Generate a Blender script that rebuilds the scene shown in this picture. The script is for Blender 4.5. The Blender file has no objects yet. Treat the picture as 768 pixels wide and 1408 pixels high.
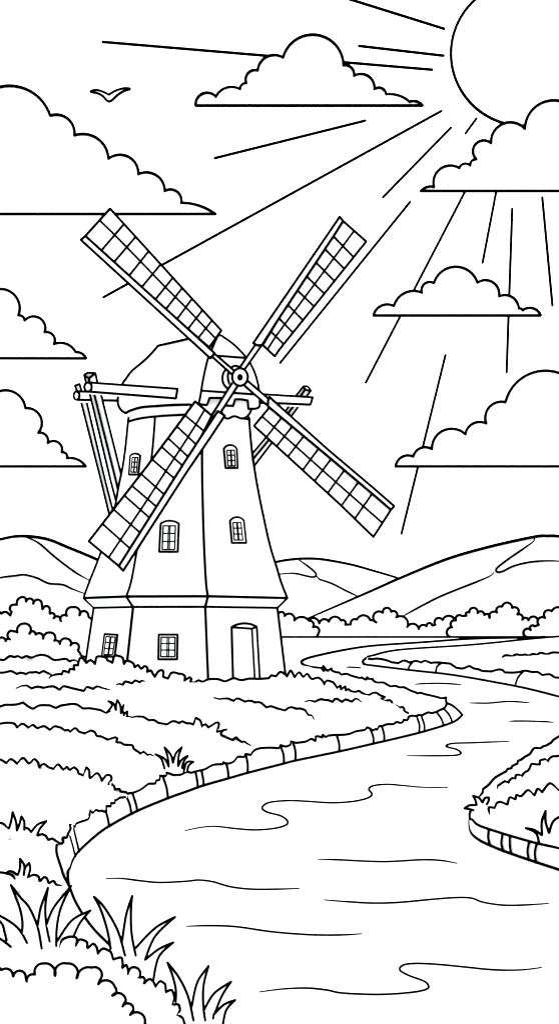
import bpy, math, re
from mathutils import Vector

# ------------------------------------------------------------------ setup
sc = bpy.context.scene
EXPO = 0.3
PEN = 1.35      # added to every pen width
F, H, HOR = 1200.0, 2.2, 860.0          # focal length (px), eye height (m), horizon row
CX = 384.0
EYE = Vector((0, 0, H))
WATER = -0.4

def P(px, py, Y):                        # point seen at (px, py) at distance Y
    return Vector(((px - CX) * Y / F, Y, H - (py - HOR) * Y / F))
def G(px, py, z):                        # point on the level z
    Y = F * (H - z) / (py - HOR)
    return Vector(((px - CX) * Y / F, Y, z))
def lift(p, px=1.0):                      # raise a cord so that it lies on the surface
    return p + Vector((0, 0, px * p.y / F))
def near(p, d):                          # d metres towards the viewer's side of a surface
    v = EYE - p
    return p + v.normalized() * d

# ------------------------------------------------------------------ materials
def material(name, c1, c2=None, scale=3.0, emit=None):
    m = bpy.data.materials.new(name); m.use_nodes = True
    nt = m.node_tree; b = nt.nodes['Principled BSDF']
    b.inputs['Roughness'].default_value = 1.0
    b.inputs['Specular IOR Level'].default_value = 0.0
    b.inputs['Base Color'].default_value = (*c1, 1)
    if c2:
        n = nt.nodes.new('ShaderNodeTexNoise'); n.inputs['Scale'].default_value = scale
        n.inputs['Detail'].default_value = 4
        co = nt.nodes.new('ShaderNodeTexCoord')
        nt.links.new(co.outputs['Object'], n.inputs['Vector'])
        r = nt.nodes.new('ShaderNodeMix'); r.data_type = 'RGBA'
        nt.links.new(n.outputs['Fac'], r.inputs[0])
        r.inputs[6].default_value = (*c1, 1); r.inputs[7].default_value = (*c2, 1)
        nt.links.new(r.outputs[2], b.inputs['Base Color'])
    if emit:
        b.inputs['Emission Color'].default_value = (1, 1, 1, 1)
        b.inputs['Emission Strength'].default_value = emit
    return m
WHITE = material('chalk_white', (.86, .86, .86), (.83, .83, .83), 2.0)
SAILW = material('sail_white', (.86, .86, .845), (.83, .83, .815), 2.0)
INK = material('black_ink', (.00004, .00004, .00004))
GLOW = material('sun_glow', (.8, .8, .8), emit=1.0)

# ------------------------------------------------------------------ path language
def path(s):
    """O ox oy scale | M x y | L x y ... | A mx my x y ... (arc through m) | S x y ... (smooth) ; returns pixel points"""
    tok = re.findall(r'[OMLAS]|-?\d+\.?\d*', s)
    ox, oy, k = 0, 0, 1
    pts = []; i = 0; mode = None
    def cv(a, b): return (ox + float(a) / k, oy + float(b) / k)
    sp = None
    def flush():
        nonlocal sp
        if sp and len(sp) > 2:
            q = [sp[0]] + sp + [sp[-1]]
            for j in range(1, len(q) - 2):
                p0, p1, p2, p3 = q[j-1:j+3]
                n = max(2, min(10, int(math.dist(p1, p2) / 2.0)))
                for t in range(1, n + 1):
                    t /= n
                    pts.append(tuple(.5 * (2*p1[c] + (p2[c]-p0[c])*t + (2*p0[c]-5*p1[c]+4*p2[c]-p3[c])*t*t
                                     + (3*p1[c]-p0[c]-3*p2[c]+p3[c])*t**3) for c in (0, 1)))
        elif sp:
            pts.extend(sp[1:])
        sp = None
    while i < len(tok):
        t = tok[i]
        if t == 'O':
            ox, oy, k = float(tok[i+1]), float(tok[i+2]), float(tok[i+3]); i += 4
            continue
        if t in 'MLAS':
            if t != 'S' or mode != 'S':
                flush()
            mode = t; i += 1
            if t == 'S' and sp is None: sp = [pts[-1]] if pts else []
            continue
        if mode == 'A':
            a = pts[-1]; m = cv(tok[i], tok[i+1]); i += 2
            while tok[i] == 'O':
                ox, oy, k = float(tok[i+1]), float(tok[i+2]), float(tok[i+3]); i += 4
            b = cv(tok[i], tok[i+1]); i += 2
            pts.extend(arc(a, m, b))
        elif mode == 'S':
            q = cv(tok[i], tok[i+1]); i += 2
            if not sp and not pts: pts.append(q)
            sp.append(q)
        else:
            pts.append(cv(tok[i], tok[i+1])); i += 2
    flush()
    return pts

def arc(a, m, b):
    ax, ay = a; bx, by = m; cx, cy = b
    d = 2 * (ax*(by-cy) + bx*(cy-ay) + cx*(ay-by))
    if abs(d) < 1e-6: return [m, b]
    ux = ((ax*ax+ay*ay)*(by-cy) + (bx*bx+by*by)*(cy-ay) + (cx*cx+cy*cy)*(ay-by)) / d
    uy = ((ax*ax+ay*ay)*(cx-bx) + (bx*bx+by*by)*(ax-cx) + (cx*cx+cy*cy)*(bx-ax)) / d
    r = math.dist((ux, uy), a)
    t0 = math.atan2(ay-uy, ax-ux); t1 = math.atan2(by-uy, bx-ux); t2 = math.atan2(cy-uy, cx-ux)
    T = 2 * math.pi
    if (t1 - t0) % T < (t2 - t0) % T: sweep = (t2 - t0) % T
    else: sweep = -((t0 - t2) % T)
    n = max(4, min(26, int(abs(sweep) * r / 2.2)))
    return [(ux + r*math.cos(t0 + sweep*j/n), uy + r*math.sin(t0 + sweep*j/n)) for j in range(1, n)] + [b]

def ellipse(cx, cy, rx, ry, n=28, a0=0, a1=360):
    return [(cx + rx*math.cos(math.radians(a0+(a1-a0)*j/n)), cy + ry*math.sin(math.radians(a0+(a1-a0)*j/n)))
            for j in range(n + (a1-a0 != 360))]

# ------------------------------------------------------------------ mesh collector
class Mesh:
    def __init__(s): s.v = []; s.f = []; s.m = []
    def face(s, idx, mat=0): s.f.append(tuple(idx)); s.m.append(mat)
    def pts(s, ps):
        b = len(s.v); s.v.extend([Vector(p) for p in ps]); return list(range(b, b + len(ps)))
    def rings(s, rings, cap0=True, cap1=True, mat=0, closed=True):
        ids = [s.pts(r) for r in rings]; n = len(ids[0])
        for a, b in zip(ids, ids[1:]):
            for j in range(n if closed else n - 1):
                k = (j + 1) % n
                s.face((a[j], a[k], b[k], b[j]), mat)
        if cap0: s.face(ids[0][::-1], mat)
        if cap1: s.face(ids[-1], mat)
    def slab(s, ring, t, mat=0):          # front outline pushed t metres away
        s.rings([ring, [p + Vector((0, t, 0)) for p in ring]], mat=mat)
    def puffy(s, ring, t, k=.84, cz=.18, back=1.6):         # fat rounded body, widest at its outline
        xs = [p.x for p in ring]; zs_ = [p.z for p in ring]
        c = Vector(((min(xs)+max(xs))/2, 0, min(zs_) + cz*(max(zs_)-min(zs_))))
        def sec(dy, q): return [Vector((c.x + (p.x-c.x)*q, p.y + dy, c.z + (p.z-c.z)*q)) for p in ring]
        prof = [(.5, .04), (.49, .25), (.44, .5), (.34, .72), (.2, .9)]
        s.rings([sec(-t*a*.09, q) for a, q in prof] + [ring] + [sec(t*a*back, q) for a, q in prof[::-1]])
    def ball(s, c, r, mat=1):
        d = [(1,0,0),(-1,0,0),(0,1,0),(0,-1,0),(0,0,1),(0,0,-1)]
        q = .7071
        d2 = [(q,q,0),(-q,q,0),(-q,-q,0),(q,-q,0),(q,0,q),(0,q,q),(-q,0,q),(0,-q,q),(q,0,-q),(0,q,-q),(-q,0,-q),(0,-q,-q)]
        i = s.pts([Vector(c) + Vector(v) * r for v in d + d2])
        px, nx, py, ny, pz, nz = i[:6]; e = i[6:]
        tri = [(px,0,4,py,5,pz,0),]
        def octa(a, b, c, ab, bc, ca):
            s.face((a, ab, ca), mat); s.face((ab, b, bc), mat); s.face((ca, bc, c), mat); s.face((ab, bc, ca), mat)
        octa(px, py, pz, e[0], e[5], e[4]); octa(py, nx, pz, e[1], e[6], e[5])
        octa(nx, ny, pz, e[2], e[7], e[6]); octa(ny, px, pz, e[3], e[4], e[7])
        octa(py, px, nz, e[0], e[8], e[9]); octa(nx, py, nz, e[1], e[9], e[10])
        octa(ny, nx, nz, e[2], e[10], e[11]); octa(px, ny, nz, e[3], e[11], e[8])
    def ink(s, ps, w, closed=False, taper=0.0, mat=1):
        """a black cord of image width w laid along the points"""
        ps = [Vector(p) for p in ps]
        q = [ps[0]]
        for p in ps[1:]:
            if (p - q[-1]).length > 1e-5 * max(1, p.y): q.append(p)
        if closed and (q[0] - q[-1]).length < 1e-5 * max(1, q[0].y): q.pop()
        if len(q) < 2: return
        if closed: q = q + [q[0]]
        n = len(q)
        L = [0]
        for a, b in zip(q, q[1:]): L.append(L[-1] + (b-a).length / max(a.y, .1))
        def rad(i):
            r = .5 * (w + PEN + (.3 if q[i].y > 500 else 0)) * q[i].y / F
            if taper:
                e = min(L[i], L[-1] - L[i]) / (L[-1] * taper + 1e-9)
                r *= .55 + .45 * min(1, e)
            return r
        # split at sharp corners
        cuts = [0]
        for i in range(1, n - 1):
            a = (q[i]-q[i-1]).normalized(); b = (q[i+1]-q[i]).normalized()
            if a.dot(b) < .6: cuts.append(i)
        cuts.append(n - 1)
        for c in set(cuts): s.ball(q[c], rad(c) * .98, mat)
        for c0, c1 in zip(cuts, cuts[1:]):
            seg = list(range(c0, c1 + 1)); rings = []
            for j, i in enumerate(seg):
                t = Vector()
                if j > 0: t += (q[i]-q[i-1]).normalized()
                if j < len(seg) - 1: t += (q[i+1]-q[i]).normalized()
                t.normalize()
                view = (EYE - q[i]).normalized()
                side = t.cross(view)
                if side.length < 1e-4: side = t.cross(Vector((0, 0, 1)))
                side.normalize(); up = side.cross(t).normalized()
                k = 1.0
                if 0 < j < len(seg) - 1:
                    k = 1 / max(.75, t.dot((q[i+1]-q[i]).normalized()))
                r = rad(i)
                rings.append([q[i] + side * (r*k*math.cos(a)) + up * (r*math.sin(a))
                              for a in (0, 1.0472, 2.0944, 3.1416, 4.1888, 5.236)])
            s.rings(rings, mat=mat)
    def build(s, name, parent=None, origin=None, mats=(WHITE, INK)):
        if origin is None:
            if parent is not None:
                o = parent; origin = Vector()
                while o is not None: origin = origin + o.location; o = o.parent
            else:
                xs = [v.x for v in s.v]; ys = [v.y for v in s.v]; zs = [v.z for v in s.v]
                origin = Vector(((min(xs)+max(xs))/2, (min(ys)+max(ys))/2, min(zs)))
        me = bpy.data.meshes.new(name)
        me.from_pydata([v - origin for v in s.v], [], s.f)
        for m in mats: me.materials.append(m)
        me.polygons.foreach_set('material_index', s.m)
        me.update()
        o = bpy.data.objects.new(name, me)
        sc.collection.objects.link(o)
        if parent is not None: o.parent = parent
        else: o.location = origin
        return o

def tag(o, label=None, cat=None, group=None, kind=None):
    if label: o['label'] = label
    if cat: o['category'] = cat
    if group: o['group'] = group
    if kind: o['kind'] = kind
    return o
def empty(name, loc, **k):
    o = bpy.data.objects.new(name, None); sc.collection.objects.link(o); o.location = loc
    o.empty_display_size = .5
    return tag(o, **k)

LW = 2.55     # the pen's usual width in the picture

# ================================================================== camera, light, world
cam = bpy.data.cameras.new('camera'); co = bpy.data.objects.new('camera', cam)
sc.collection.objects.link(co); sc.camera = co
co.location = EYE; co.rotation_euler = (math.radians(90), 0, 0)
cam.sensor_fit = 'HORIZONTAL'; cam.sensor_width = 36; cam.lens = 36 * F / 768
cam.shift_y = (HOR - 704) / 768
cam.clip_start = .1; cam.clip_end = 20000

w = bpy.data.worlds.new('World'); sc.world = w; w.use_nodes = True
nt = w.node_tree; bg = nt.nodes['Background']
sky = nt.nodes.new('ShaderNodeTexSky'); sky.sky_type = 'NISHITA'; sky.sun_disc = False
EL = math.radians(33); AZ = math.radians(16)       # the sun stands ahead, high on the right
sky.sun_elevation = EL; sky.sun_rotation = AZ
nt.links.new(sky.outputs[0], bg.inputs[0]); bg.inputs[1].default_value = .05
bg2 = nt.nodes.new('ShaderNodeBackground'); bg2.inputs[0].default_value = (1, 1, 1, 1); bg2.inputs[1].default_value = 2.0   # an even white sky
ad = nt.nodes.new('ShaderNodeAddShader')
nt.links.new(bg.outputs[0], ad.inputs[0]); nt.links.new(bg2.outputs[0], ad.inputs[1])
nt.links.new(ad.outputs[0], nt.nodes['World Output'].inputs[0])
sl = bpy.data.lights.new('sun_lamp', 'SUN'); so = bpy.data.objects.new('sun_lamp', sl)
sc.collection.objects.link(so)
sl.energy = 1.0; sl.angle = math.radians(10); sl.color = (1, .97, .93)
d = Vector((math.sin(AZ)*math.cos(EL), math.cos(AZ)*math.cos(EL), math.sin(EL)))
so.rotation_euler = d.to_track_quat('Z', 'Y').to_euler()
so.location = d * 50
sc.view_settings.view_transform = 'Standard'; sc.view_settings.look = 'None'
sc.view_settings.gamma = 1; sc.view_settings.exposure = EXPO
sc.cycles.max_bounces = 4; sc.cycles.diffuse_bounces = 3
sc.cycles.use_denoising = True
sc.cycles.pixel_filter_type = 'BLACKMAN_HARRIS'; sc.cycles.filter_width = 1.3

# ================================================================== the sun and its rays
YS = 4000
sun = empty('sun', P(719, 73, YS), label='big white round sun with long thin rays in the upper right sky', cat='sun')
m = Mesh()
c = P(719, 73, YS); R = 99.5 * YS / F
rings = []
for k in range(1, 12):
    a = math.pi * k / 12
    rings.append([c + Vector((R*.995*math.sin(a)*math.cos(b), -R*.05*math.cos(a), R*.995*math.sin(a)*math.sin(b)))
                  for b in [2*math.pi*j/64 for j in range(64)]])
m.rings(rings)
m.build('disc', sun, mats=(GLOW, INK))
m = Mesh(); m.ink([near(P(x, y, YS), 20) for x, y in ellipse(719, 73, 99.5, 99.5, 96)], LW, closed=True)
m.build('rim', sun)
for x0, y0, x1, y1 in [(141,57,594,95.3), (470,-5,610.5,39), (493,62.5,609.5,76), (295,217,502,165.3), (142,408.5,606.5,152),
                       (526,271,619.5,175), (639.5,183,654.5,162.5), (384.7,499,563.5,277), (502.5,526,640.5,260), (663,361,682.5,259),
                       (696,512,703.7,286.7), (759,420,745,271), (551.5,734,612,488)]:
    m = Mesh(); m.ink([P(x0, y0, YS), P(x1, y1, YS)], 2.3); m.build('ray', sun)

# ================================================================== clouds
CG = 'flat bottomed puffy clouds'
for s, Y, lab in [
    ("O256 0 3 M38 434 A56 391 122 398 A168 360 222 368 A229 348 247 341 A257 297 294 289 A325 236 398 236 A522 141 648 268 A683 280 691 312"
     " A740 307 O512 0 3 7 367 A30 360 55 388 A105 392 152 418 A185 418 206 434", 1500,
     'white cloud high in the middle of the sky, with one tall round dome'),
    ("O0 160 3 M-420 402 A-420 250 -280 200 A-270 20 -130 0 A35 -128 207 -5 A282 10 307 77 A405 92 447 175 A538 170 570 238 A650 245 679 307 A735 313 747 356"
     " A815 365 O256 160 3 121 402", 1600, 'largest cloud, at the upper left under the bird, stepping down to the right'),
    ("O0 320 3 M-260 517 A-250 420 -150 400 A-130 350 -70 345 A10 231 76 340 A92 343 102 362 A152 346 184 410 A215 417 222 460 A272 457 312 492 A337 497 355 518",
     1500, 'middle one of the three clouds at the left edge, above the two crossed tail poles'),
    ("O0 480 3 M-250 484 A-230 400 -150 380 A-150 270 -60 243 A35 170 105 243 A168 280 158 345 A188 353 197 388 A240 384 255 425 A272 430 276 450 A320 455 354 484",
     1400, 'lowest cloud at the left edge, just above the left hill'),
    ("O512 160 3 M198 307 A218 292 253 290 A270 222 357 213 A380 194 402 203 A410 181 427 175 A422 115 488 110 A525 35 627 50"
     " O512 0 3 A745 412 865 520 A950 520 980 620 A1060 650 1080 787", 1500, 'cloud overlapping the lower edge of the sun'),
    ("O512 320 3 M3 341 A40 298 87 302 A125 251 203 247 A215 208 252 207 A341 139 432 205 A495 203 521 262 A580 268 602 312 A612 313 618 320 A668 313 693 341",
     1400, 'small whole cloud crossed by sun rays at mid right'),
    ("O512 480 3 M94 484 A112 450 167 443 A187 413 244 413 A275 345 382 352 A407 310 468 307 A482 237 547 218 A710 88 880 225 A950 240 960 320 A1020 330 1040 400 A1100 420 1120 484",
     1300, 'lowest cloud at the right edge, above the right hill'),
]:
    ring = [P(x, y, Y) for x, y in path(s)]
    m = Mesh()
    wd = max(p.x for p in ring) - min(p.x for p in ring)
    m.puffy(ring, wd * .18, cz=.4, back=1.0); m.ink([near(p, wd * .18 * .03) for p in ring], LW, closed=True)
    tag(m.build('cloud'), lab, 'cloud', CG)

# ================================================================== bird
m = Mesh()
ring = [P(x, y, 30) for x, y in path("M124.5 125 S130 123.3 136 123.8 143 126.3 149.7 129.7 L149.7 129.7 S156 125.7 164 122.5 172 120.8 178.5 121.3 L178.7 122.2 S172 124 163.5 128.7 158 133.5 154 137.3 150 139 146 137 142 132.3 137 129 130 126.8 124.8 126")]
m.slab(ring, .07); m.ink(ring, 2.3, closed=True)
tag(m.build('bird'), 'small gull gliding with spread wings in the upper left sky', 'bird')

# ================================================================== hills
def crest_z(ring, X):
    for a, b in zip(ring, ring[1:]):
        if a.x <= X <= b.x: return a.z + (b.z-a.z) * (X-a.x) / max(1e-6, b.x-a.x)
    return ring[0].z if X < ring[0].x else ring[-1].z
def hill(s, Y0, lines):
    D = Y0 * .22; Z0 = -2.0
    ring = [P(x, y, Y0) for x, y in path(s)]
    m = Mesh()
    rows = []
    for t in (-1, -.6, -.3, 0, .12, .25, .4, .55, .7, .85, 1):
        rows.append([Vector((p.x, Y0 - D*t, Z0 + (p.z-Z0) * (1 - abs(t)))) for p in ring])
    m.rings(rows, cap0=False, cap1=False, closed=False)
    m.ink([near(p, 4) for p in ring], LW + .4)
    for l in lines:
        q = []
        for x, y in path(l):
            Y = Y0
            for _ in range(12):
                p = P(x, y, Y); zc = crest_z(ring, p.x)
                t = max(0, min(1, 1 - (p.z-Z0) / max(1, zc-Z0))); Y = .5*Y + .5*(Y0 - D*t)
            q.append(P(x, y, Y - 3))
        m.ink(q, 1.6, taper=.2)
    tag(m.build('hill'), kind='structure')
hill("M-260 868 S-200 840 -120 780 -50 752 0 741.7 20 737.7 40 737.3 66.7 741.7 93.3 752.3 135 770 180 792 230 825 280 868", 800,
     ["O0 640 3 M108 296 S160 320 230 380 310 440 371 475", "O0 640 3 M-60 480 S0 463 60 455 100 451 150 463 185 480 O0 800 3 S210 8 260 12 300 30 350 49"])
hill("M180 868 S240 835 300 797 340 782 377.7 773.3 396 770 416 768.3 442.7 769.3 482.7 776.7 512 785 546.7 795.5 600 815 660 840 700 868", 950,
     ["O256 640 3 M465 390 S500 415 530 440 535 455 520 461 490 455 440 445 375 449", "O256 640 3 M540 458 S550 470 580 480 O256 800 3 S610 12 660 38 710 61"])
hill("M400 862 L426 850 S512 812 548 795.7 612 769.3 672 751.7 733.7 738 752 736.7 768 737.3 820 744 900 775 980 815 1060 868", 700,
     ["O512 640 3 M665 297 S665 310 640 330 560 385 515 420 508 433 515 440 535 437 580 415 640 400 700 394 768 395 830 405",
      "O512 640 3 M500 440 S485 455 430 479 O512 800 3 S290 55 200 100 118 145"])

# ================================================================== ground and water
wall_px = path("M635 984 O512 960 3 S340 98 290 118 200 145 100 170 0 193 O256 960 3 S628 225 450 262 400 275 255 312 175 335 70 365 0 390"
               " O0 960 3 S690 418 565 470 O0 1120 3 S450 52 390 95 325 155 300 190 285 230")
wallL = [G(x, y, WATER) for x, y in wall_px]
edge_px = path("M78 1162 S77.7 1173 81 1185 85 1197 87.3 1205 92.7 1215 96 1222 103.3 1240 115 1260 130 1280 152 1302 180 1330 210 1362 235 1395 260 1430")
edgeL = [G(x, y, 0) for x, y in edge_px]
lineA = path("O512 800 3 M830 228 S768 229 640 234 400 240 200 254 0 268 O256 800 3 S650 285 540 308 490 322 474 334 482 345 515 355 560 361")
lineB = path("O512 800 3 M830 226 S768 230 640 241 400 265 110 285 0 308 O256 800 3 S740 316 727 330 735 344")
wallT_px = path("O256 800 3 M744 347 L768 350 O512 800 3 S80 360 180 372 300 385 400 400 500 418 600 437 680 455 768 478 900 512")
wallT = [G(x, y, WATER) for x, y in wallT_px]
backL_px = path("O256 800 3 M560 360 S600 372 640 388 690 395 735 402 768 407 O512 800 3 S50 422 100 438 150 455 215 470 265 480 O512 960 3 S285 5 303 14")
backL = [G(x, y, 0) for x, y in backL_px]
ZR = -.15
wallR_px = path("O512 1120 3 M400 20 S400 55 410 85 440 110 480 130 540 155 640 190 768 232 900 275")
wallR = [G(x, y, WATER) for x, y in wallR_px]
backR_px = path("O512 960 3 M900 90 S768 162 700 205 650 222 600 265 540 305 500 335 455 385 430 430 405 470")
backR = [G(x, y, ZR) for x, y in backR_px]

m = Mesh()
def land(poly, ztop, zbot=-1.2):
    m.rings([[Vector((p.x, p.y, ztop)) for p in poly], [Vector((p.x, p.y, zbot)) for p in poly]])
land([p for p in backL] + [p + Vector((0, 0, 0)) for p in wallL] + edgeL +
     [Vector((-.4, 2.5, 0)), Vector((-1, -15, 0)), Vector((-60, -15, 0)), Vector((-70, 120, 0)), Vector((-12, 75, 0)), Vector((.5, 50, 0))], 0)
land(backR + wallR + [Vector((9, 6.5, 0)), Vector((40, 5, 0)), Vector((60, 40, 0)), Vector((30, 36, 0))], ZR)
tb = [G(x, y, .1) for x, y in lineB if y < 904.6]
land(tb[::1] + wallT + [Vector((60, 20, 0)), Vector((120, 60, 0)), Vector((140, 150, 0))], .1)
fa = [G(x, y, -.38) for x, y in lineA]
land([Vector((1800, 190, 0)), Vector((180, 182, 0))] + fa + [Vector((-6, 55, 0)), Vector((-70, 60, 0)), Vector((-600, 60, 0)), Vector((-2500, 2600, 0)), Vector((2500, 2600, 0))], -.38)
m.ink([lift(G(x, y, -.37)) for x, y in lineA], 2.8)
m.ink([lift(p) for p in tb] + [P(x, y, 56.5) for x, y in lineB if y >= 904.6], 2.8)
m.ink([P(x, 876.5, 176) for x in range(300, 861, 20)], 2.9)
m.ink([lift(near(p, .01)) for p in edgeL if p.y > 5.93], LW)
tag(m.build('ground', origin=Vector()), kind='structure')

m = Mesh()
m.rings([[Vector((-400, -20, WATER)), Vector((400, -20, WATER)), Vector((400, 400, WATER)), Vector((-400, 400, WATER))],
         [Vector((-400, -20, -3)), Vector((400, -20, -3)), Vector((400, 400, -3)), Vector((-400, 400, -3))]])
for s in ["O512 960 3 M400 23 S470 25 560 18 647 23", "O512 960 3 M563 99 S640 99 745 103",
          "O512 960 3 M142 241 S250 242 340 240 364 230 345 215 312 207 303 200 330 191 420 188 560 182",
          "O256 1120 3 M-5 70 S60 57 120 53 200 62 280 68 360 62 410 48 417 30 390 10 345 -2 O256 960 3 S325 470 312 455 340 435 420 427 500 430 600 436 690 430 750 415 765 398 752 380 768 366 O512 960 3 S60 360 130 365 200 371 310 373",
          "O512 800 3 M175 426 S270 423 365 428", "O256 800 3 M660 356 S690 357 720 359",
          "O0 1120 3 M438 268 S500 268 580 278 660 285 768 280 O256 1120 3 S50 275 110 282 180 302 260 312 350 313 465 309",
          "O256 1120 3 M542 188 S640 192 768 198 O512 1120 3 S80 198 210 191 290 195 348 205",
          "O256 1120 3 M568 356 S660 364 768 370 O512 1120 3 S110 367 250 354 350 347 410 350 450 365 520 377 600 379 725 371",
          "O256 1248 3 M0 81 S110 79 210 84 350 104 480 115 570 118 650 117 722 112",
          "O256 1248 3 M302 352 S400 340 500 337 580 345 640 357 768 363 O512 1248 3 S100 360 190 350 230 335 215 310 150 285 112 262 125 242 180 235 280 240 400 252 480 260 560 263 630 260 697 251"]:
    q = path(s)
    m.ink([lift(G(x, y, WATER), 1.0) for x, y in q], 1.9, taper=.12)
tag(m.build('water', origin=Vector()), kind='structure')

# ================================================================== stone embankments with their grassy lip
def wall_Y(poly, px, py, zref):
    r = (px - CX) / F; best = None
    for a, b in zip(poly, poly[1:]):
        fa_, fb_ = a.x - r*a.y, b.x - r*b.y
        if fa_ * fb_ <= 0 and abs(fa_-fb_) > 1e-9:
            t = fa_ / (fa_ - fb_); Y = a.y + (b.y-a.y)*t
            z = H - (py-HOR)*Y/F
            if best is None or abs(z-zref) < best[0]: best = (abs(z-zref), Y)
    if best: return best[1]
    return min(poly, key=lambda p: abs(p.x/p.y - r)).y
def on_wall(poly, px, py, zref, d=.02):
    return near(P(px, py, wall_Y(poly, px, py, zref)), d)
def embankment(poly, bot_px, ztop, fringe, joints, label, jw=2.2, extra=(), edge_x=-999):
    root = empty('stone_embankment', Vector((poly[len(poly)//2].x, poly[len(poly)//2].y, WATER)), label=label, cat='embankment',
                 group='stone river embankments')
    m = Mesh()
    top = [Vector((p.x, p.y, ztop-.004)) for p in poly]; bot = [Vector((p.x, p.y, WATER-.3)) for p in poly]
    m.rings([[near(p, .006) for p in bot], [near(p, .006) for p in top]], cap0=False, cap1=False, closed=False)
    m.ink([lift(near(G(x, y, WATER), .03), 1.2) for x, y in bot_px], LW)
    for j in joints: m.ink([on_wall(poly, x, y, (WATER+ztop)/2, .04) for x, y in path(j)], jw)
    for e in extra: m.ink([on_wall(poly, x, y, -.1, .03) for x, y in path(e)], LW)
    m.build('stone_face', root)
    if fringe:
        m = Mesh(); fp = path(fringe)
        a = [on_wall(poly, x, y, ztop, .03) if x > edge_x else lift(G(x, y, ztop)) for x, y in fp]
        b = [Vector((p.x, p.y, ztop + .004 if p.z < ztop else ztop - .03)) for p in a]
        m.rings([a, b], cap0=False, cap1=False, closed=False)
        m.ink(a, LW)
        m.build('grass_edge', root)
    return root
embankment(wallL, wall_px + path("M94 1197 S93.3 1208 95 1220")[1:], 0,
    "O512 960 3 M303 14 L305 25 S295 42 280 48 260 58 240 62 230 59 215 65 200 72 190 69 180 74 160 73 147 78 L147 85 140 92 S128 90 124 98 112 103 100 98 85 107 60 108 40 115 25 116 L18 130 S10 128 0 133"
    " O256 960 3 S755 125 745 121 735 131 700 137 670 148 640 152 615 152 585 155 L574 161 562 151 560 163 S545 158 533 159 L532 177 S518 169 508 171 490 180 450 185 L430 179 428 193 S410 200 387 194 L380 207"
    " S345 205 300 208 275 220 265 235 L248 231 S241 232 237 243 222 242 210 243 L195 262 S180 269 162 270 L150 265 150 273 S110 276 75 294 40 302 20 308 0 305"
    " O0 960 3 S745 316 715 318 L687 308 683 322 658 321 657 338 642 341 640 353 S618 354 610 355 580 377 550 390 528 393 L524 406 S508 410 495 411 478 422 472 422 L472 434 455 434 456 447 436 446 438 471 S418 465 410 467 L395 461 382 474 370 464 365 482"
    " O0 1120 3 L370 0 S362 20 340 28 318 36 310 42 L308 52 288 46 292 62 S280 85 275 100 262 98 257 104 262 118 250 125 235 115",
    ["O512 960 3 M290 42 S315 70 328 103", "O512 960 3 M262 58 S282 85 293 117", "O512 960 3 M200 75 S212 110 212 142", "O512 960 3 M180 75 S192 110 190 148",
     "O512 960 3 M38 118 S47 150 47 182", "O256 960 3 M757 126 S770 160 771 192", "O256 960 3 M620 153 S630 190 630 223", "O256 960 3 M440 184 S450 220 450 260",
     "O256 960 3 M388 197 S401 235 402 272", "O256 960 3 M245 233 S253 270 253 312", "O256 960 3 M165 270 S172 300 175 334", "O256 960 3 M63 300 S70 335 72 364",
     "O256 960 3 M38 304 S45 340 48 372", "O0 960 3 M672 325 S687 370 693 416", "O0 960 3 M546 392 S560 435 567 470", "O0 960 3 M520 404 S535 440 542 480",
     "M145 1115 S148 1125 150.3 1137", "O0 1120 3 M303 60 S315 110 327 157", "O0 1120 3 M287 90 S300 135 310 177"],
    'long curved stone embankment with grass lip along the left bank below the windmill',
    extra=["M615 967.5 S621 970 627 975 633 981 635.2 985 633 989 627.5 991.5"], edge_x=97.5)
embankment(wallT, path("O256 800 3 M735 344 L744 347") + wallT_px[1:], .1,
    "O256 800 3 M752 319 L768 319 O512 800 3 S20 317 50 322 80 332 L105 336 S130 325 150 333 L180 326 200 333 215 325 240 335 S270 333 320 338 L345 355 S370 358 385 353 400 348 415 357 440 362 L450 368 490 370 S520 362 535 364 L545 374 S580 375 605 372 630 367 655 372 680 372 L700 385 S730 382 750 394 768 396 830 402 900 412",
    ["O512 800 3 M167 330 S151 350 147 367", "O512 800 3 M285 336 S266 350 260 379", "O512 800 3 M625 368 S600 395 588 430"],
    'low stone embankment on the far right river bend, with three visible joints', edge_x=-999)
embankment(wallR, wallR_px, ZR, None,
    ["O512 1120 3 M478 61 S476 100 486 132", "O512 1120 3 M535 80 S530 120 539 155", "O512 1120 3 M565 89 S565 130 571 164",
     "O512 1120 3 M645 112 S638 150 643 190", "O512 1120 3 M676 121 S668 160 673 200"],
    'short stone embankment round the near right bank, with clear coping line',
    extra=["O512 1120 3 M400 18 S412 23 425 38 440 47 475 60 560 87 670 118 768 140 900 172"])

# ================================================================== rows of grass
def row(m, s, h=.12, ground=0.0, ymap=None, wd=LW, thick=.18, taper=.06, flat=False):
    q = path(s)
    if flat:
        m.ink([lift(G(x, y, ground), 1.4) for x, y in q], wd, taper=taper); return
    ys = []
    for i, (x, y) in enumerate(q):
        if ymap:
            k = ymap
            if x <= k[0][0]: Y = k[0][1]
            elif x >= k[-1][0]: Y = k[-1][1]
            else:
                for a, b in zip(k, k[1:]):
                    if a[0] <= x <= b[0]: Y = a[1] + (b[1]-a[1]) * (x-a[0]) / (b[0]-a[0])
        else:
            n = [v[1] for v in q if abs(v[0]-x) < 28]
            Y = min(F * (H - ground - h) / (sum(n)/len(n) - HOR), F * (H - ground - .03) / (y - HOR))
        ys.append(Y)
    top = [P(x, y, Y) for (x, y), Y in zip(q, ys)]
    m.rings([[Vector((p.x, p.y - .04, ground - .01)) for p in top], top,
             [Vector((p.x, p.y + thick, ground - .05)) for p in top]], cap0=False, cap1=False, closed=False)
    m.ink([near(p, .01) for p in top], wd, taper=taper)
m = Mesh()
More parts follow.
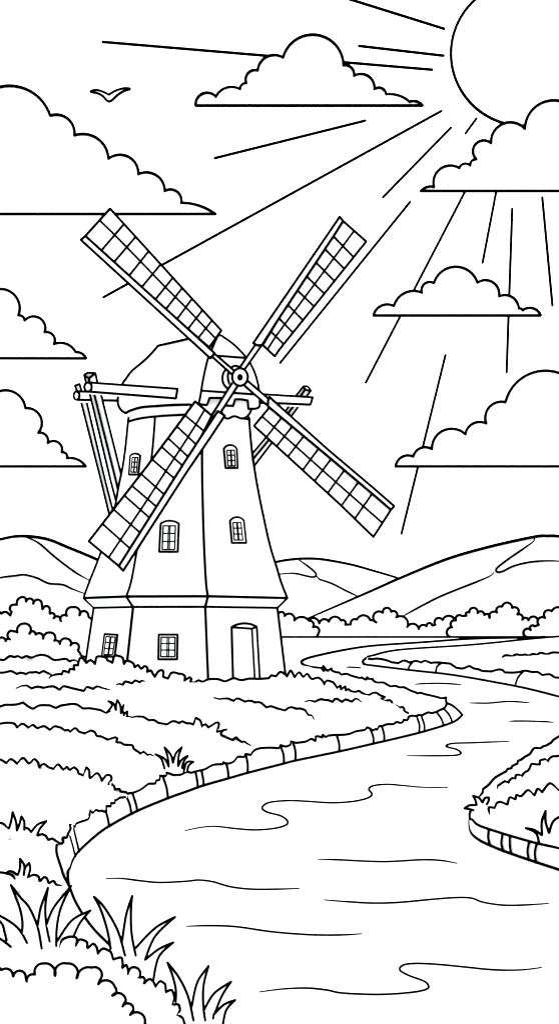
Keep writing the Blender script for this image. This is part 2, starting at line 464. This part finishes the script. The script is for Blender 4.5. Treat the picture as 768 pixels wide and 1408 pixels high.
row(m, "O0 810 5.908 M-60 560 S10 575 35 575 80 545 115 553 145 545 175 560 215 545 255 558 300 542 340 535 385 545 435 575 480 575 525 567 545 572 L565 588 S600 577 622 585 640 603", .3)
row(m, "O0 810 5.908 M-60 670 L10 680 S40 678 85 667 110 675 137 690 L165 680 S190 684 210 691 L240 677 S265 678 290 674 L320 684 S340 672 357 667 375 678 400 688 424 703", .2)
row(m, "O0 800 3 M66 440 S90 430 110 428 L130 440 S155 433 180 438 L200 433 S220 432 230 436 L247 446 S258 433 270 432 285 436 300 440 L347 451 S358 435 370 437 L385 442 S400 432 425 439 452 446", .2, taper=.15)
row(m, "O0 800 3 M479 426 S490 421 500 424 L507 424 S515 412 528 414 L545 419 S556 408 565 410 L576 415 S585 408 596 411", .2, taper=.2)
row(m, "O256 960 3 M112 0 S118 -1 135 4 150 2 172 2 L196 12 S208 2 220 4 L242 15 S255 11 270 12 L282 18 S300 17 312 22 L330 39 S350 34 372 42 L406 51 S430 38 455 44 470 43 490 50 L503 70 S518 72 526 88", .2, taper=.1)
row(m, "O256 960 3 M489 15 S505 10 515 11 L530 15 S550 6 560 5 570 8 584 8 L603 16 S612 4 622 3 L642 16 S655 6 665 8 L682 15 S700 2 721 16", .2, taper=.2)
row(m, "O0 960 3 M-50 45 S0 35 20 28 45 28 70 26 95 18 L115 34 S135 44 145 40 165 30 205 30 L230 41 250 31 S300 24 320 28 L342 43 370 42 S395 46 415 50 L438 62 455 55", .2)
row(m, "O0 960 3 M520 77 S535 76 545 80 560 76 590 77 L615 92 S635 91 652 102 L690 109 S710 96 725 97 L738 103 S752 96 768 104 O256 960 3 S15 104 30 110 L39 82 S55 90 60 98 L66 118 S78 108 92 122 L122 102 S135 104 127 140 L165 130 S142 148 152 157 L172 165 190 173 S205 162 213 170 L228 181 S240 180 248 186 L266 196", .09, taper=.08)
row(m, "O0 960 3 M-50 115 S0 106 25 102 50 103 62 108 L72 122 S90 106 102 110 L118 123 S135 111 145 118 L155 125 S180 116 190 120 L207 132 S225 117 250 122 L268 134 S280 132 291 139 L305 126 S315 126 325 138 350 146 L375 134 S390 140 400 157 415 158 445 172 L475 162 S484 168 480 182 500 184 510 192 545 195 550 208 L560 216 S570 222 580 230 L592 221 610 236 S618 232 633 239", .1, taper=.05)
row(m, "O0 960 3 M-40 262 S-15 252 5 255 L28 269 S45 252 70 270 L72 272 S95 247 120 270 S142 252 158 268 L162 286 S180 272 200 286 L222 293 S240 274 262 296 S275 284 288 297 S305 286 320 298 L324 312 346 320 356 286 S368 300 372 331 S400 310 416 330 L420 342 S440 318 456 321 S460 335 448 356 S465 357 472 368 L474 378 S492 375 496 386 L521 389 526 398", .08, taper=.03)
row(m, "O0 1120 3 M-40 30 S5 36 18 42 L36 61", .2)
row(m, "O0 1120 3 M152 89 S175 82 190 90 L200 106 S215 100 228 108 L238 117", .08)
row(m, "O0 1120 3 M-30 240 S5 240 30 245 50 252 62 268", .2)
row(m, "O0 1120 3 M28 237 S50 236 73 252", .2)
row(m, "O0 1120 3 M115 262 S135 250 150 252 160 258 164 276 S180 260 192 263 198 275 202 284 S220 275 232 291 L254 294", .2, taper=.15)
# the hummock at the mill's foot that runs out along the spit
row(m, "O0 810 5.908 M398 728 S412 710 450 695 500 690 L503 695 S512 667 530 668 L560 680 S565 652 585 650 L605 656 S600 620 635 620 L636 600 S650 562 672 563 700 600"
       " O100 840 4.8 L93 342 S118 325 148 352 L148 352 S158 305 192 302 222 312 228 326 246 334 262 344 L262 344 S275 298 302 298 330 312 338 352 S350 332 380 335 403 352 408 373 S430 358 452 383 S470 366 487 370 495 388 490 403"
       " S515 394 525 410 L542 436 S560 405 580 392 598 400 595 436 L630 447 S650 410 680 409 700 416 720 417 740 432 736 462 L768 440"
       " O256 800 3 S15 395 22 402 L15 415 S35 416 50 407 68 413 90 403 130 402 160 411 195 398 225 406 260 400 300 401 340 398 L350 386 370 390 S388 372 412 386 L415 391 S430 366 445 391 L448 394 S465 374 482 392 S498 380 512 398 L520 402 S545 396 562 410 L570 424 S580 408 606 415 L622 438 635 428 638 445 655 432 658 450 668 443 S680 452 695 455 L712 450 S730 462 750 468 768 460"
       " O512 800 3 S15 458 30 468 50 476 O512 960 3 L28 10 S40 8 52 12 68 8 78 14 L85 32 S100 32 108 40 122 36 130 44 L130 58 S145 60 147 78",
    ymap=[(60,34),(340,33.3),(400,33),(450,30.5),(512,27),(545,24),(560,21.6)], taper=.01, thick=.3)
# far edge of the left bank
row(m, "O256 800 3 M515 355 S540 359 558 360 L566 373 564 352 582 372 598 362 600 371 S618 378 628 378 L640 388 S660 384 680 392 715 402 L722 399 740 409 745 398 S755 406 768 405"
       " O512 800 3 L0 408 S15 420 45 420 L75 437 S95 434 110 440 130 440 145 448 160 455 178 461 L185 466 195 462 S215 468 240 474 265 480 O512 960 3 L272 2 285 6 303 2 302 12 306 24", flat=True, taper=.01)
# low mounds at the very front of the left bank
row(m, "O0 1248 3 M245 170 S256 136 285 122 312 124 318 135 L313 163 S326 134 350 138 360 148 361 168 S385 150 400 168 L404 191 S425 170 458 185 L467 215 S500 208 506 238 L502 254 S520 238 528 258 L529 277 S540 250 565 250 578 268 576 290 L570 292 S590 288 598 300 L592 318 S615 296 632 306 L642 328 S660 305 682 318 L684 350 S708 342 720 375 L712 402 S736 402 742 425 L732 446 S752 456 764 486 S790 520 800 570",
    ymap=[(80,5.9),(150,5.6),(210,5.2),(255,4.7)], taper=.02, thick=.12)
tag(m.build('grass'), 'scalloped rows of grass covering the left bank around the windmill', 'grass', kind='stuff')

m = Mesh()
row(m, "O512 960 3 M850 205 S768 238 745 240 730 248 722 262 L712 252 S690 258 690 274 L672 274 S655 272 648 288 L640 300 S625 308 615 322 L605 317 S590 318 588 332 L575 330 S562 342 560 350 L545 343 S530 352 525 356 516 362 514 372", .08, ground=ZR, taper=.06)
row(m, "O512 960 3 M850 345 S800 375 764 380 L758 373 S730 352 700 386 L698 390 S680 374 668 400 L664 402 S640 380 612 405 S592 400 588 418 S565 410 556 438 L552 440 S525 428 510 435 L502 454 S478 452 482 478", .08, ground=ZR, taper=.05)
row(m, "O512 960 3 M900 80 S768 162 745 176 L735 188 S715 200 703 203 L690 212 S670 210 660 216 L648 235 S625 248 612 258 L598 264 596 275 S575 285 572 294 L555 297 550 306 S525 320 505 332 L492 345 S478 362 465 372 L455 380 453 394 438 412", flat=True, ground=ZR + .003, taper=.02)
row(m, "O512 960 3 M404 466 L399 484 O512 1120 3 L400 20", flat=True, ground=ZR + .003, taper=0)
tag(m.build('grass'), 'rows of grass on the near right bank above the short stone wall', 'grass', kind='stuff')
m = Mesh()
row(m, "O512 800 3 M533 313 S545 304 560 304 L575 308 S590 300 610 303 L628 300 645 305 S655 299 668 298 L677 303 S690 293 705 296 L720 300 S740 292 768 293 L820 296", .1, ground=.1, taper=.1)
tag(m.build('grass'), 'single short row of grass on the far right river bend', 'grass', kind='stuff')

# ================================================================== bushes
def bush(s, Y, base_z, base_x0, base_x1, t, label, group, wd=LW, skip=(0, 0)):
    top = [P(x, y, Y) for x, y in path(s)]
    r = [P(base_x0, HOR, Y)] + top + [P(base_x1, HOR, Y)]
    r[0].z = r[-1].z = base_z
    m = Mesh(); m.puffy(r, t, .9); m.ink([near(p, t * .03) for p in top[skip[0]:len(top)-skip[1]]], wd)
    return tag(m.build('bush'), label, 'bush', group)
FG = 'bushes on the far shore'; LG = 'bushes left of the windmill'
bush("O256 800 3 M330 224 A335 150 380 130 A397 125 405 142 A430 132 445 160 A475 145 505 160 A522 168 522 188 A545 192 545 212 L538 228", 182, -.5, 368, 436, 3,
     'low bush on the far shore beside the right wall of the windmill', FG)
bush("O256 800 3 M497 220 L505 155 A530 150 548 172 A566 154 587 165 A610 144 637 160 A652 160 655 177 L678 176 A684 157 703 156 A730 138 758 158 A772 160 783 168 L787 222", 189, -.5, 421, 518, 3,
     'low flat bush on the far shore where the right hill meets the middle hill', FG, skip=(1, 1))
bush("O512 800 3 M15 222 L15 168 A10 128 42 128 A57 107 76 124 A96 124 97 147 A133 148 142 187 A165 173 190 196 A205 178 222 184 A235 170 245 181 L258 178 A262 152 288 158 A312 140 337 154 L350 222", 187, -.5, 517, 629, 3,
     'bush with one round knob on the left, centre of the far shore', FG, skip=(1, 1))
bush("O512 800 3 M320 228 A305 205 327 188 A324 165 343 160 A348 140 368 141 L386 141 A385 128 398 127 A414 107 432 130 A450 122 460 138 A472 132 481 150 A486 128 512 127 A514 106 533 103 A550 86 575 108 A598 110 596 135 A612 136 617 157 A630 148 642 159 A668 144 682 168 A688 178 676 186", 183, -.5, 620, 740, 3,
     'tallest bush on the far shore, with a high round crown in its middle', FG)
bush("O512 800 3 M634 228 A622 205 652 200 A650 184 668 184 L685 178 A684 152 711 150 A714 120 738 122 A768 105 790 140 A830 140 840 180 A868 200 860 224", 180, -.5, 723, 800, 3,
     'bush at the right end of the far shore, cut by the picture edge', FG)
bush("O0 810 5.908 M-200 400 A-190 300 -120 260 A-60 170 10 200 A45 185 72 202 L84 215 L95 186 A82 143 110 126 L138 128 A155 74 188 64 A205 72 211 102 A243 76 270 120 A312 86 340 118 L345 165 L355 148 A385 138 405 168 L405 200 A430 195 435 238 A472 222 492 242 L495 262 L500 400", 108, -.5, -34, 86, 5,
     'highest bush at the left edge, just below the left hill', LG, skip=(0, 1))
bush("O0 810 5.908 M470 400 L495 262 A508 213 543 218 A555 155 592 147 A632 155 645 215 A685 178 717 212 L722 228 A735 238 757 245 A800 255 830 400", 104, -.5, 80, 142, 4,
     'small bush with a round head touching the left wall of the windmill', LG, skip=(1, 0))
bush("O0 810 5.908 M-150 500 A-100 400 -20 420 A25 395 47 425 A60 403 84 411 A62 365 88 338 L130 346 143 354 A152 298 190 281 A232 290 239 365 A268 342 286 355 L290 370 A330 360 350 404 L362 520", 62, -.1, -26, 62, 3,
     'lower left bush with one tall rounded lobe, below the highest one', LG, skip=(0, 1))
bush("O0 810 5.908 M335 520 L350 404 A370 362 405 353 A438 365 440 422 A468 420 487 448 A510 405 545 403 A572 420 573 460 A622 440 632 498 L650 520 A660 540 684 550", 59, -.1, 56, 114, 2.5,
     'lower bush that slopes down right to the foot of the windmill', LG, skip=(1, 0))
bush("O0 1248 3 M-150 400 A-110 280 -50 290 A-20 240 5 260 A32 254 50 268 L55 286 A85 262 106 288 L110 307 A122 280 144 278 A150 244 178 232 A212 240 227 284 A242 238 275 232 A306 240 316 294 A340 254 378 249 A416 262 412 300 L405 318 A448 303 474 330 A480 350 462 365 A508 362 519 385 L505 410 A545 405 550 425 L536 445 A588 444 597 478 A620 520 625 560", 4.5, -.1, -48, 210, .5,
     'rounded leafy bush in the bottom left corner in front of the grass tufts', 'bushes in the front corner')

# ================================================================== tufts of grass
def tuft(ox, oy, k, Y, blades, label, wd=2.4, zb=-.03):
    m = Mesh()
    for i, (L_, R_) in enumerate(blades):
        Yb = Y - .012 * i * Y / 5
        def side(q):
            s = 'O%g %g %g M%g %g S' % ((ox, oy, k) + tuple(q[0])) + ' '.join('%g %g' % tuple(p) for p in q[1:])
            return [P(x, y, Yb) for x, y in path(s)]
        a = side(L_); b = side(R_)        # both run tip -> base
        ring = a[::-1] + b[1:]
        m.slab(ring, .02 * Y / 6)
        m.ink([near(p, .004) for p in a], wd); m.ink([near(p, .004) for p in b], wd)
    return tag(m.build('grass_tuft'), label, 'grass tuft', 'spiky tufts of grass')
tuft(0, 1248, 3, 5.95, [
    ([(-50,112),(0,130),(45,163)], [(-50,118),(-10,170),(20,190)]),
    ([(-50,15),(0,35),(60,73),(90,107),(112,148)], [(-50,15),(5,65),(18,100),(27,138)]),
    ([(45,-92),(80,0),(92,60),(90,105)], [(45,-92),(85,-40),(120,0),(155,80),(172,170)]),
    ([(198,-81),(168,0),(155,75)], [(198,-81),(187,0),(192,75),(205,142)]),
    ([(293,-88),(222,0),(192,70)], [(293,-88),(252,0),(235,80),(232,160)]),
    ([(373,13),(295,55),(232,145)], [(373,13),(330,65),(303,122)])],
    'largest spiky grass tuft at the left edge, with blades across the water line')
tuft(0, 1248, 3, 5.72, [
    ([(387,-44),(415,10),(442,95),(456,172)], [(387,-44),(430,0),(485,95),(516,200)]),
    ([(545,-47),(520,30),(503,140)], [(545,-47),(540,20),(543,110),(560,200)]),
    ([(722,40),(640,85),(555,172)], [(722,40),(640,120),(598,217)]),
    ([(715,145),(655,172),(598,217)], [(715,145),(655,205),(632,302)])],
    'middle one of the three front grass tufts, two blades bent right')
tuft(256, 1248, 3, 4.95, [
    ([(-78,228),(-55,290),(-43,350),(-48,420)], [(-78,228),(-30,290),(8,370),(30,468)]),
    ([(92,242),(45,310),(22,410)], [(92,242),(72,320),(70,400),(78,468)]),
    ([(185,307),(115,355),(72,425)], [(185,307),(145,370),(110,460)]),
    ([(202,383),(155,402),(112,445)], [(202,383),(165,425),(150,490)])],
    'tall grass tuft at the bottom edge, rightmost of the front three')
tuft(0, 960, 3, 13.0, [
    ([(640,232),(665,252),(678,292)], [(640,232),(678,250),(696,284)]),
    ([(678,203),(690,240),(696,284)], [(678,203),(705,235),(713,268)]),
    ([(750,203),(725,228),(713,268)], [(750,203),(737,240),(734,282)]),
    ([(774,238),(748,255),(734,282)], [(774,240),(758,262),(750,290)]),
    ([(798,263),(770,265),(757,302)], [(798,263),(778,280),(772,306)])],
    'grass tuft just above the stone embankment, below the windmill door', 2.2)
tuft(0, 960, 3, 20.7, [
    ([(446,13),(462,30),(438,62)], [(446,13),(468,22),(478,50)]),
    ([(483,8),(478,30),(478,50)], [(483,8),(496,30),(498,64)]),
    ([(510,28),(502,45),(498,64)], [(510,28),(506,50),(512,72)]),
    ([(526,55),(515,62),(510,72)], [(526,55),(524,66),(526,78)])],
    'tiny grass tuft on the slope left below the windmill', 2.1)
tuft(0, 1120, 3, 8.9, [
    ([(52,-10),(45,30),(36,60)], [(52,-10),(66,30),(70,68)]),
    ([(88,8),(80,40),(70,68)], [(88,8),(100,30),(100,65)]),
    ([(105,55),(102,58),(100,65)], [(105,55),(118,60),(128,74)]),
    ([(192,28),(155,42),(128,74)], [(192,28),(165,60),(153,88)])],
    'small grass tuft at the left edge, upper of two, with one blade bent far right', 2.3)
tuft(0, 1120, 3, 7.45, [
    ([(82,183),(82,220),(73,252)], [(82,183),(100,210),(100,250)]),
    ([(120,200),(103,222),(98,252)], [(120,200),(125,225),(115,262)])],
    'small two bladed grass tuft at the left edge, lower of two', 2.3)
tuft(512, 960, 3, 10.8, [
    ([(378,456),(398,443),(428,442)], [(378,456),(398,459),(416,464)]),
    ([(413,404),(423,422),(428,442)], [(413,404),(438,412),(453,432)]),
    ([(480,411),(463,412),(453,432)], [(480,412),(478,425),(470,440)])],
    'small drooping grass tuft at the left tip of the near right bank', 2.4)
tuft(512, 1120, 3, 9.2, [
    ([(630,57),(668,65),(698,87)], [(630,57),(672,78),(686,118)]),
    ([(713,-14),(697,30),(698,85)], [(713,-14),(713,30),(727,78)]),
    ([(790,0),(745,28),(727,78)], [(790,0),(775,60),(790,125)])],
    'grass tuft at the right edge, above the short stone wall', 2.6)

# ================================================================== windmill
YC, XC = 39.0, -4.3
mill = empty('windmill', Vector((XC, YC, 0)), label='white tapered windmill with four lattice sails on the left bank', cat='windmill')
up = [path("M178 556 L178 567 S176 580 173 610 169 640 163 670 157 700 138.5 760 123 800 115 822"),
      path("M214 556 L213 572 S211 600 208 630 200 690 188 757 180 800 173.5 820"),
      path("M281 556 S278 600 277.7 618 277.7 640 278.3 680 280 740 283 800 286 821"),
      path("M341 556 S342 570 344 597 347 627 349 640 354 670 362 710 371 750 381 783 386 800 395 823")]
lo = [path("M129 835 L117 915"), path("M183 833 L174 915"), path("M282 834 L286 935"), path("M381 835 L392 926")]
baseY = [37.5, 35.5, 35.2, 37.5]
def trace_x(tr, y):
    if y <= tr[0][1]:
        return tr[0][0]
    for a, b in zip(tr, tr[1:]):
        if a[1] <= y <= b[1]: return a[0] + (b[0]-a[0]) * (y-a[1]) / max(1e-6, b[1]-a[1])
    a, b = tr[0], tr[-1]
    if len(tr) == 2: return a[0] + (b[0]-a[0]) * (y-a[1]) / (b[1]-a[1])
    return b[0]
def tower_ring(z, traces):
    y0 = HOR - (z-H) * F / 36.5
    wd = trace_x(traces[3], y0) - trace_x(traces[0], y0)
    s = wd / 279.0
    out = []
    for tr, by in zip(traces, baseY):
        Y = YC - s * (YC - by)
        out.append(P(trace_x(tr, HOR - (z-H)*F/Y), HOR - (z-H)*F/Y, Y))
    return out
def full_ring(f):                        # add the four corners at the back
    c = (f[0].x + f[3].x) / 2
    w_ = (f[3].x - f[0].x)
    yb = 2 * YC - f[3].y; z = f[0].z
    r = [Vector(p) for p in f]
    r += [Vector((f[3].x, yb, z)), Vector((c + w_*.2, 2*YC - f[2].y, z)), Vector((c - w_*.2, 2*YC - f[1].y, z)), Vector((f[0].x, yb, z))]
    return r
zs = [3.375 + (11.7 - 3.375) * k / 60 for k in range(61)]
upr = [tower_ring(z, up) for z in zs]
zl0, zl1 = 2.963, -.4
lor = [tower_ring(z, lo) for z in (zl0, zl0*.5, zl1)]
m = Mesh()
m.rings([full_ring(r) for r in lor[::-1]] + [full_ring(r) for r in upr])
for i in range(4):
    n = sum(1 for z in zs if z < (11.56, 11.06, 11.3, 11.3)[i])
    m.ink([near(r[i], .03) for r in upr[:n]], LW if i != 1 else 2.0)
    m.ink([near(r[i], .03) for r in lor], LW)
    m.ink([near(upr[0][i], .01), near(lor[0][i], .01)], LW)
m.ink([near(p, .012) for p in upr[0]], LW); m.ink([near(p, .012) for p in lor[0]], LW)
tw = m
from mathutils.bvhtree import BVHTree
bv = BVHTree.FromPolygons([tuple(v) for v in tw.v], [f for f, k in zip(tw.f, tw.m) if k == 0])
def onT(px, py, d=.03):
    dr = (P(px, py, 10) - EYE).normalized()
    h = bv.ray_cast(EYE, dr)
    p = h[0] if h[0] is not None else P(px, py, 37.0)
    return near(p, d)
tw.ink([onT(x, y) for x, y in path("M178.3 579 S192 575.4 212.5 572.6 235 571 262 570")], 2.2)
tw.build('tower', mill)

# windows
def window(outer, inner):
    m = Mesh()
    o = path(outer); ring = [onT(x, y, .05) for x, y in o]
    m.slab(ring, .09); m.ink([near(p, .01) for p in ring], 1.9, closed=True)
    f = m.build('window', mill)
    m = Mesh()
    tl, tr, br, bl = inner
    ring = [onT(x, y, .07) for x, y in inner]
    m.slab(ring, .03); m.ink([near(p, .01) for p in ring], .8, closed=True)
    def uv(u, v):
        return onT((tl[0]*(1-u)+tr[0]*u)*(1-v) + (bl[0]*(1-u)+br[0]*u)*v, (tl[1]*(1-u)+tr[1]*u)*(1-v) + (bl[1]*(1-u)+br[1]*u)*v, .085)
    for u in (.44, .57): m.ink([uv(u, 0), uv(u, 1)], .45)
    for v in (.32, .66): m.ink([uv(0, v), uv(1, v)], .75)
    m.build('pane', f)
    return f
window("M177.3 652.5 L179 627 A185.5 623.6 192.7 626.5 L190 652.5", [(182,629),(189.4,629),(187.5,649.3),(180.2,649)])
window("M310 643.5 L307.7 617 A316.5 611.8 325.3 617.3 L326.7 643.5", [(312,619),(322,619),(323.4,640.5),(313.4,640.5)])
window("M218.7 758.8 L220.7 720 A233 716 245.7 720 L244.2 758.8", [(224.3,723),(241,723),(240,755.5),(222.9,755.5)])
window("M318.7 746.5 L316 716.3 A325.5 711 335 716 L338.3 746.5", [(320.2,718.5),(331,718.5),(333.6,742.5),(322,742.5)])
window("M140 902.5 L143.75 871.9 161.5 873 157.4 903.5", [(146,875.4),(158.4,876.3),(154.6,900.4),(142.9,900)])
window("M217.4 906.7 L218.2 872.7 244 872.7 243.3 906.7", [(221.6,876.4),(240.5,876.4),(240,903),(220.9,903)])
# door
m = Mesh()
ring = [onT(x, y, .04) for x, y in path("M320.3 936 L318.3 862.5 A335 857.3 352.7 862 L357 936")]
m.slab(ring, .07); m.ink([near(p, .01) for p in ring], 2.3)
dr_ = m.build('door', mill)
m = Mesh()
ring = [onT(x, y, .055) for x, y in path("M320.5 936 L318.6 862.8 L346 864.6 L350 936")]
m.slab(ring, .02); m.ink([near(p, .01) for p in ring[1:]], 2.0)
m.ink([onT(346, 864.6, .065), onT(352.5, 862.2, .065)], 2.0)
m.build('door_leaf', dr_)

# cap
def capY(px):
    px = min(px, 285)
    return 37.2 + (px - 165) * (36.15 - 37.2) / 120
m = Mesh()
cap = path("M300 461 L262 464.7 217 475.2 L212 481.5 S203 491 193 500 181 510 173.5 520 167.7 528.5 163.3 540 162 554 166 563.5 172.5 568 L177.5 565 S194 560 217 558 240 556.6 262 556.2 L300 556.2 330 540 320 480")
ring = [P(x, y, capY(x)) for x, y in cap]
c = Vector((XC - .6, YC, ring[0].z - 1.5))
m.rings([ring] + [[Vector((c.x + (p.x-c.x)*q, p.y + dy, c.z + (p.z-c.z)*q)) for p in ring] for dy, q in ((.9, .98), (2.0, .9), (3.2, .72))])
m.ink([near(p, .01) for p in ring[:-3]], LW)
cp = m.build('cap', mill)
# gable at the front of the cap
YG = 35.9
m = Mesh()
gb = path("M273 555.3 S275.4 544 279.6 519 286 492 292 478 300.4 461.3 S309 464.5 323 475 337 489.5 344 499.5 350.4 513 354.6 527.5 356.8 541 L356.8 549 S356.5 559 350.5 562 L341.3 562 340.4 550.5 S331 549 323 549 L320.3 558 303 557 307 547 288 547 S285 555 284 557")
ring = [P(x, y, YG) for x, y in gb]
m.slab(ring, .5); m.ink(ring, 2.3, closed=True)
for l in ("M300 489 L336.5 491.8", "M277.5 537 L356.5 542.6"): m.ink([P(x, y, YG - .02) for x, y in path(l)], 2.0)
m.build('gable', mill)
m = Mesh()
ring = [P(x, y, 36.1) for x, y in path("M300 556 L303 563 S308 573 313.5 575.4 322 572.2 332 575.4 339 573 344.5 566 345 560 L344 552 310 548")]
m.slab(ring, .25); m.ink([near(p, .01) for p in ring[1:-3]], 2.2); m.ink([P(331, 575, 36.07), P(343.5, 576.7, 36.07)], 2.0)
m.build('bearing_block', mill)

# tail beams and poles
def Yrot(px):
    K, Y0, xh = .13, 34.6, (330 - CX) * 34.6 / F
    return (Y0 - K * xh) / (1 - K * (px - CX) / F)
m = Mesh()
ring = [P(x, y, 35.5) for x, y in path("M120.8 525.7 L243.9 534.6 241.7 547.6 120.8 538.2 A116 532 120.8 525.7")]
m.slab(ring, .4); m.ink(ring[:4], 2.4)
m.ink([P(x, y, 35.48) for x, y in ellipse(120.9, 532, 5.1, 6.3)], 2.2, closed=True)
m.build('beam', mill)
m = Mesh()
ring = [P(x, y, 38.0) for x, y in path("M105.5 538 L162 540 363 542 429.7 546.2 426.6 556.3 380 554.2 162 550.7 105.5 549.6")]
m.slab(ring, .45); m.ink(ring, 2.3)
m.ink([P(x, y, 37.98) for x, y in ellipse(105.2, 543.8, 3.9, 5.7)], 2.1, closed=True)
m.build('beam', mill)
def pole(outline, lines, ya, yb, pa, pb, d=.3):
    fy = lambda y: ya + (yb-ya) * (y-pa) / (pb-pa)
    m = Mesh(); ring = [P(x, y, fy(y)) for x, y in path(outline)]
    m.slab(ring, d)
    for l in lines: m.ink([P(x, y, fy(y) - .1) for x, y in path(l)], 2.0)
    m.build('tail_pole', mill)
pole("M115.6 515.8 L125 512.3 131.3 512.7 138 540 166.7 653 176 690 178 735 170 735 151.7 660 122.5 540",
     ["M118.3 527 L115.6 515.8 S120 512.5 131.3 512.8 L134 526", "M116 516 L122.3 520 131 513", "M122.3 520 L122.8 527",
      "M122 536 L151.7 660 162 700", "M128 536 L159 660 166 690", "M137.3 536 L166.7 653 172 672"], 36.5, 40.4, 512, 700)
pole("M103 530 L109.4 527.7 112.5 540 118.8 550 144.4 660 155 702 164 735 157 735 138.5 660 110.4 550",
     ["M106 539 L103 530 109.4 527.7 112.3 538", "M110.2 548 L138.5 660 150 708", "M118 548 L144.4 660 156 705"], 38.7, 41.5, 527, 720)
pole("M407.3 543 L416.8 530.9 427.2 537.3 421.7 544.4 411.6 557 373.7 609 349.3 641 325 672 318 660 347 623 392.3 565",
     ["M335 637 L347 623 365 601.7 392.3 565 407.3 543 416.8 530.9 S423 531.5 427.2 537.3 L421.7 544.4 411.6 557 373.7 609 349.3 641 338 655",
      "M417 531.5 S420 535.5 426.6 537.5", "M419 536 L404.5 556.6 369.4 605 348 631"], 38.9, 41.8, 530, 640)

# sails
def rot(px, py, d=0): return P(px, py, Yrot(px) - d)
def sail(stock, stock_ink, panel, mid, bars, arm, arm_lines):
    m = Mesh()
    r = [rot(x, y, .1) for x, y in stock]; m.slab(r, .28)
    m.ink([near(p, .01) for p in r], 2.5, closed=True)
    s = m.build('sail', mill, mats=(SAILW, INK))
    m = Mesh()
    r = [rot(x, y, .06) for x, y in arm]; m.slab(r, .2)
    for a, b in arm_lines: m.ink([rot(*a, .07), rot(*b, .07)], 2.3)
    m.build('arm', s)
    m = Mesh()
    r = [rot(x, y, 0) for x, y in panel]; m.slab(r, .06)
    m.ink([near(p, .01) for p in r], 2.5, closed=True)
    m.ink([rot(x, y, .02) for x, y in mid], 1.75)
    for a, b in bars: m.ink([rot(*a, .02), rot(*b, .02)], 1.8)
    m.build('lattice_panel', s, mats=(SAILW, INK))
sail([(111,329.5),(289,492.5),(295,485.5),(256,450),(117.3,324)], None,
     [(117.3,324),(151.3,286.5),(256,401.7),(304.2,454.2),(287.5,477.5),(256,450)],
     [(137,302.5),(155,320),(175,340.3),(226.7,394),(256,423),(296.5,465.5)],
     [((170,308),(140,343.3)),((185.7,326),(157.3,359.3)),((203.5,346),(178,378)),((220,364),(196,393)),((236.7,382.5),(214,410.7)),
      ((249.5,396.7),(229,423.5)),((263,411.7),(244,437.5)),((277.7,426.7),(258.7,451.5)),((291,440.7),(272.7,464))],
     [(291,491),(296,485.5),(330,516),(326,521)], [((290.5,489.5),(319,515)),((294.5,485.8),(323,510.5))])
sail([(466.7,297.5),(347.7,471.7),(353.5,474.5),(359.8,474.4),(381.5,440),(461,320),(471.3,303.5)], None,
     [(471.3,303.5),(503.2,331.8),(384.3,480),(377.6,490),(361,474.4),(381.5,440),(461,320)],
     [(486.5,317),(379.3,461.7),(367.5,480)],
     [((457.7,324),(484.3,351.7)),((446.7,342.3),(472,368.3)),((433.7,360),(458.3,385)),((421,379.3),(443.7,401.7)),((408.7,399),(431,420.7)),
      ((395,418.3),(416,440)),((383.3,437.3),(402,456.7)),((371.7,455),(390,473.3))],
     [(350.4,473),(359.8,474.4),(333,513),(326,511)], [((350.4,474),(329.5,505)),((359.8,474.4),(335,509.5))])
sail([(370.2,545.8),(450,617.5),(512,670),(541.8,696),(537.2,701),(512,679.3),(450,626.8),(368,558.2),(368.5,550)], None,
     [(370,560),(450,626.8),(512,679.3),(537.2,701),(513,738.5),(469,695.5),(416,646.7),(373,607.4),(348.8,585.5)],
     [(360.8,573),(426.7,631.8),(462,663.3),(524.8,718.5)],
     [((386.6,574.5),(366,601)),((401,586.7),(380,613.5)),((417,600),(395.6,627.8)),((437.4,617),(416,646.2)),((454.5,631.5),(432.7,660.7)),
      ((472.7,647),(450,678.3)),((492,663.3),(469.3,695)),((511,679.3),(487.7,712.7))],
     [(340,523),(369,548),(371,560),(330,526)], [((338,521.5),(368.8,548)),((333.5,528),(370,559.8))])
sail([(299.5,565.2),(308.8,571.5),(290,600),(256,650),(169.3,785),(163.3,778.5),(250.7,640),(276.5,600)], None,
     [(268.2,551.8),(291,571.5),(276.5,600),(250.7,640),(163.3,778.5),(121.9,744.3),(202.7,640),(240,590)],
     [(281,563.5),(269,583.8),(257,603),(232.8,640),(202.7,686.7),(149,767)],
     [((255,571.5),(280.6,593)),((244,587),(269.5,611)),((231,602.5),(258,627.5)),((222.5,614.6),(250,639.5)),((209,631.5),(239,657.3)),
      ((195,652.5),(225.7,680)),((182.7,669),(215,696.7)),((171.7,682),(204.3,711)),((156.7,701),(192.3,732.3)),((141.7,721),(178.3,754))],
     [(320,520),(330,525),(303.5,566),(291,572)], [((318.5,527),(290.5,571.5)),((327.5,529),(304,565.5))])
# hub
m = Mesh()
def disc(cx, cy, rx, ry, Y, t, w_=2.3):
    r = [P(x, y, Y) for x, y in ellipse(cx, cy, rx, ry)]
    m.slab(r, t); m.ink(r, w_, closed=True)
disc(316.5, 520, 11, 14.5, 35.5, .4); disc(323.6, 518, 10.6, 15.2, 35.0, .5)
m.build('axle', mill)
m = Mesh(); disc(329.8, 518.3, 10.7, 12.0, 34.3, .5, 2.4)
hb = m.build('hub', mill)
m = Mesh(); r = [P(x, y, 34.27) for x, y in ellipse(329.8, 518.5, 2.6, 3.4)]
m.rings([r, [p + Vector((0, .06, 0)) for p in r]], mat=1); m.ink(r, 1.3, closed=True)
m.build('hub_pin', hb)
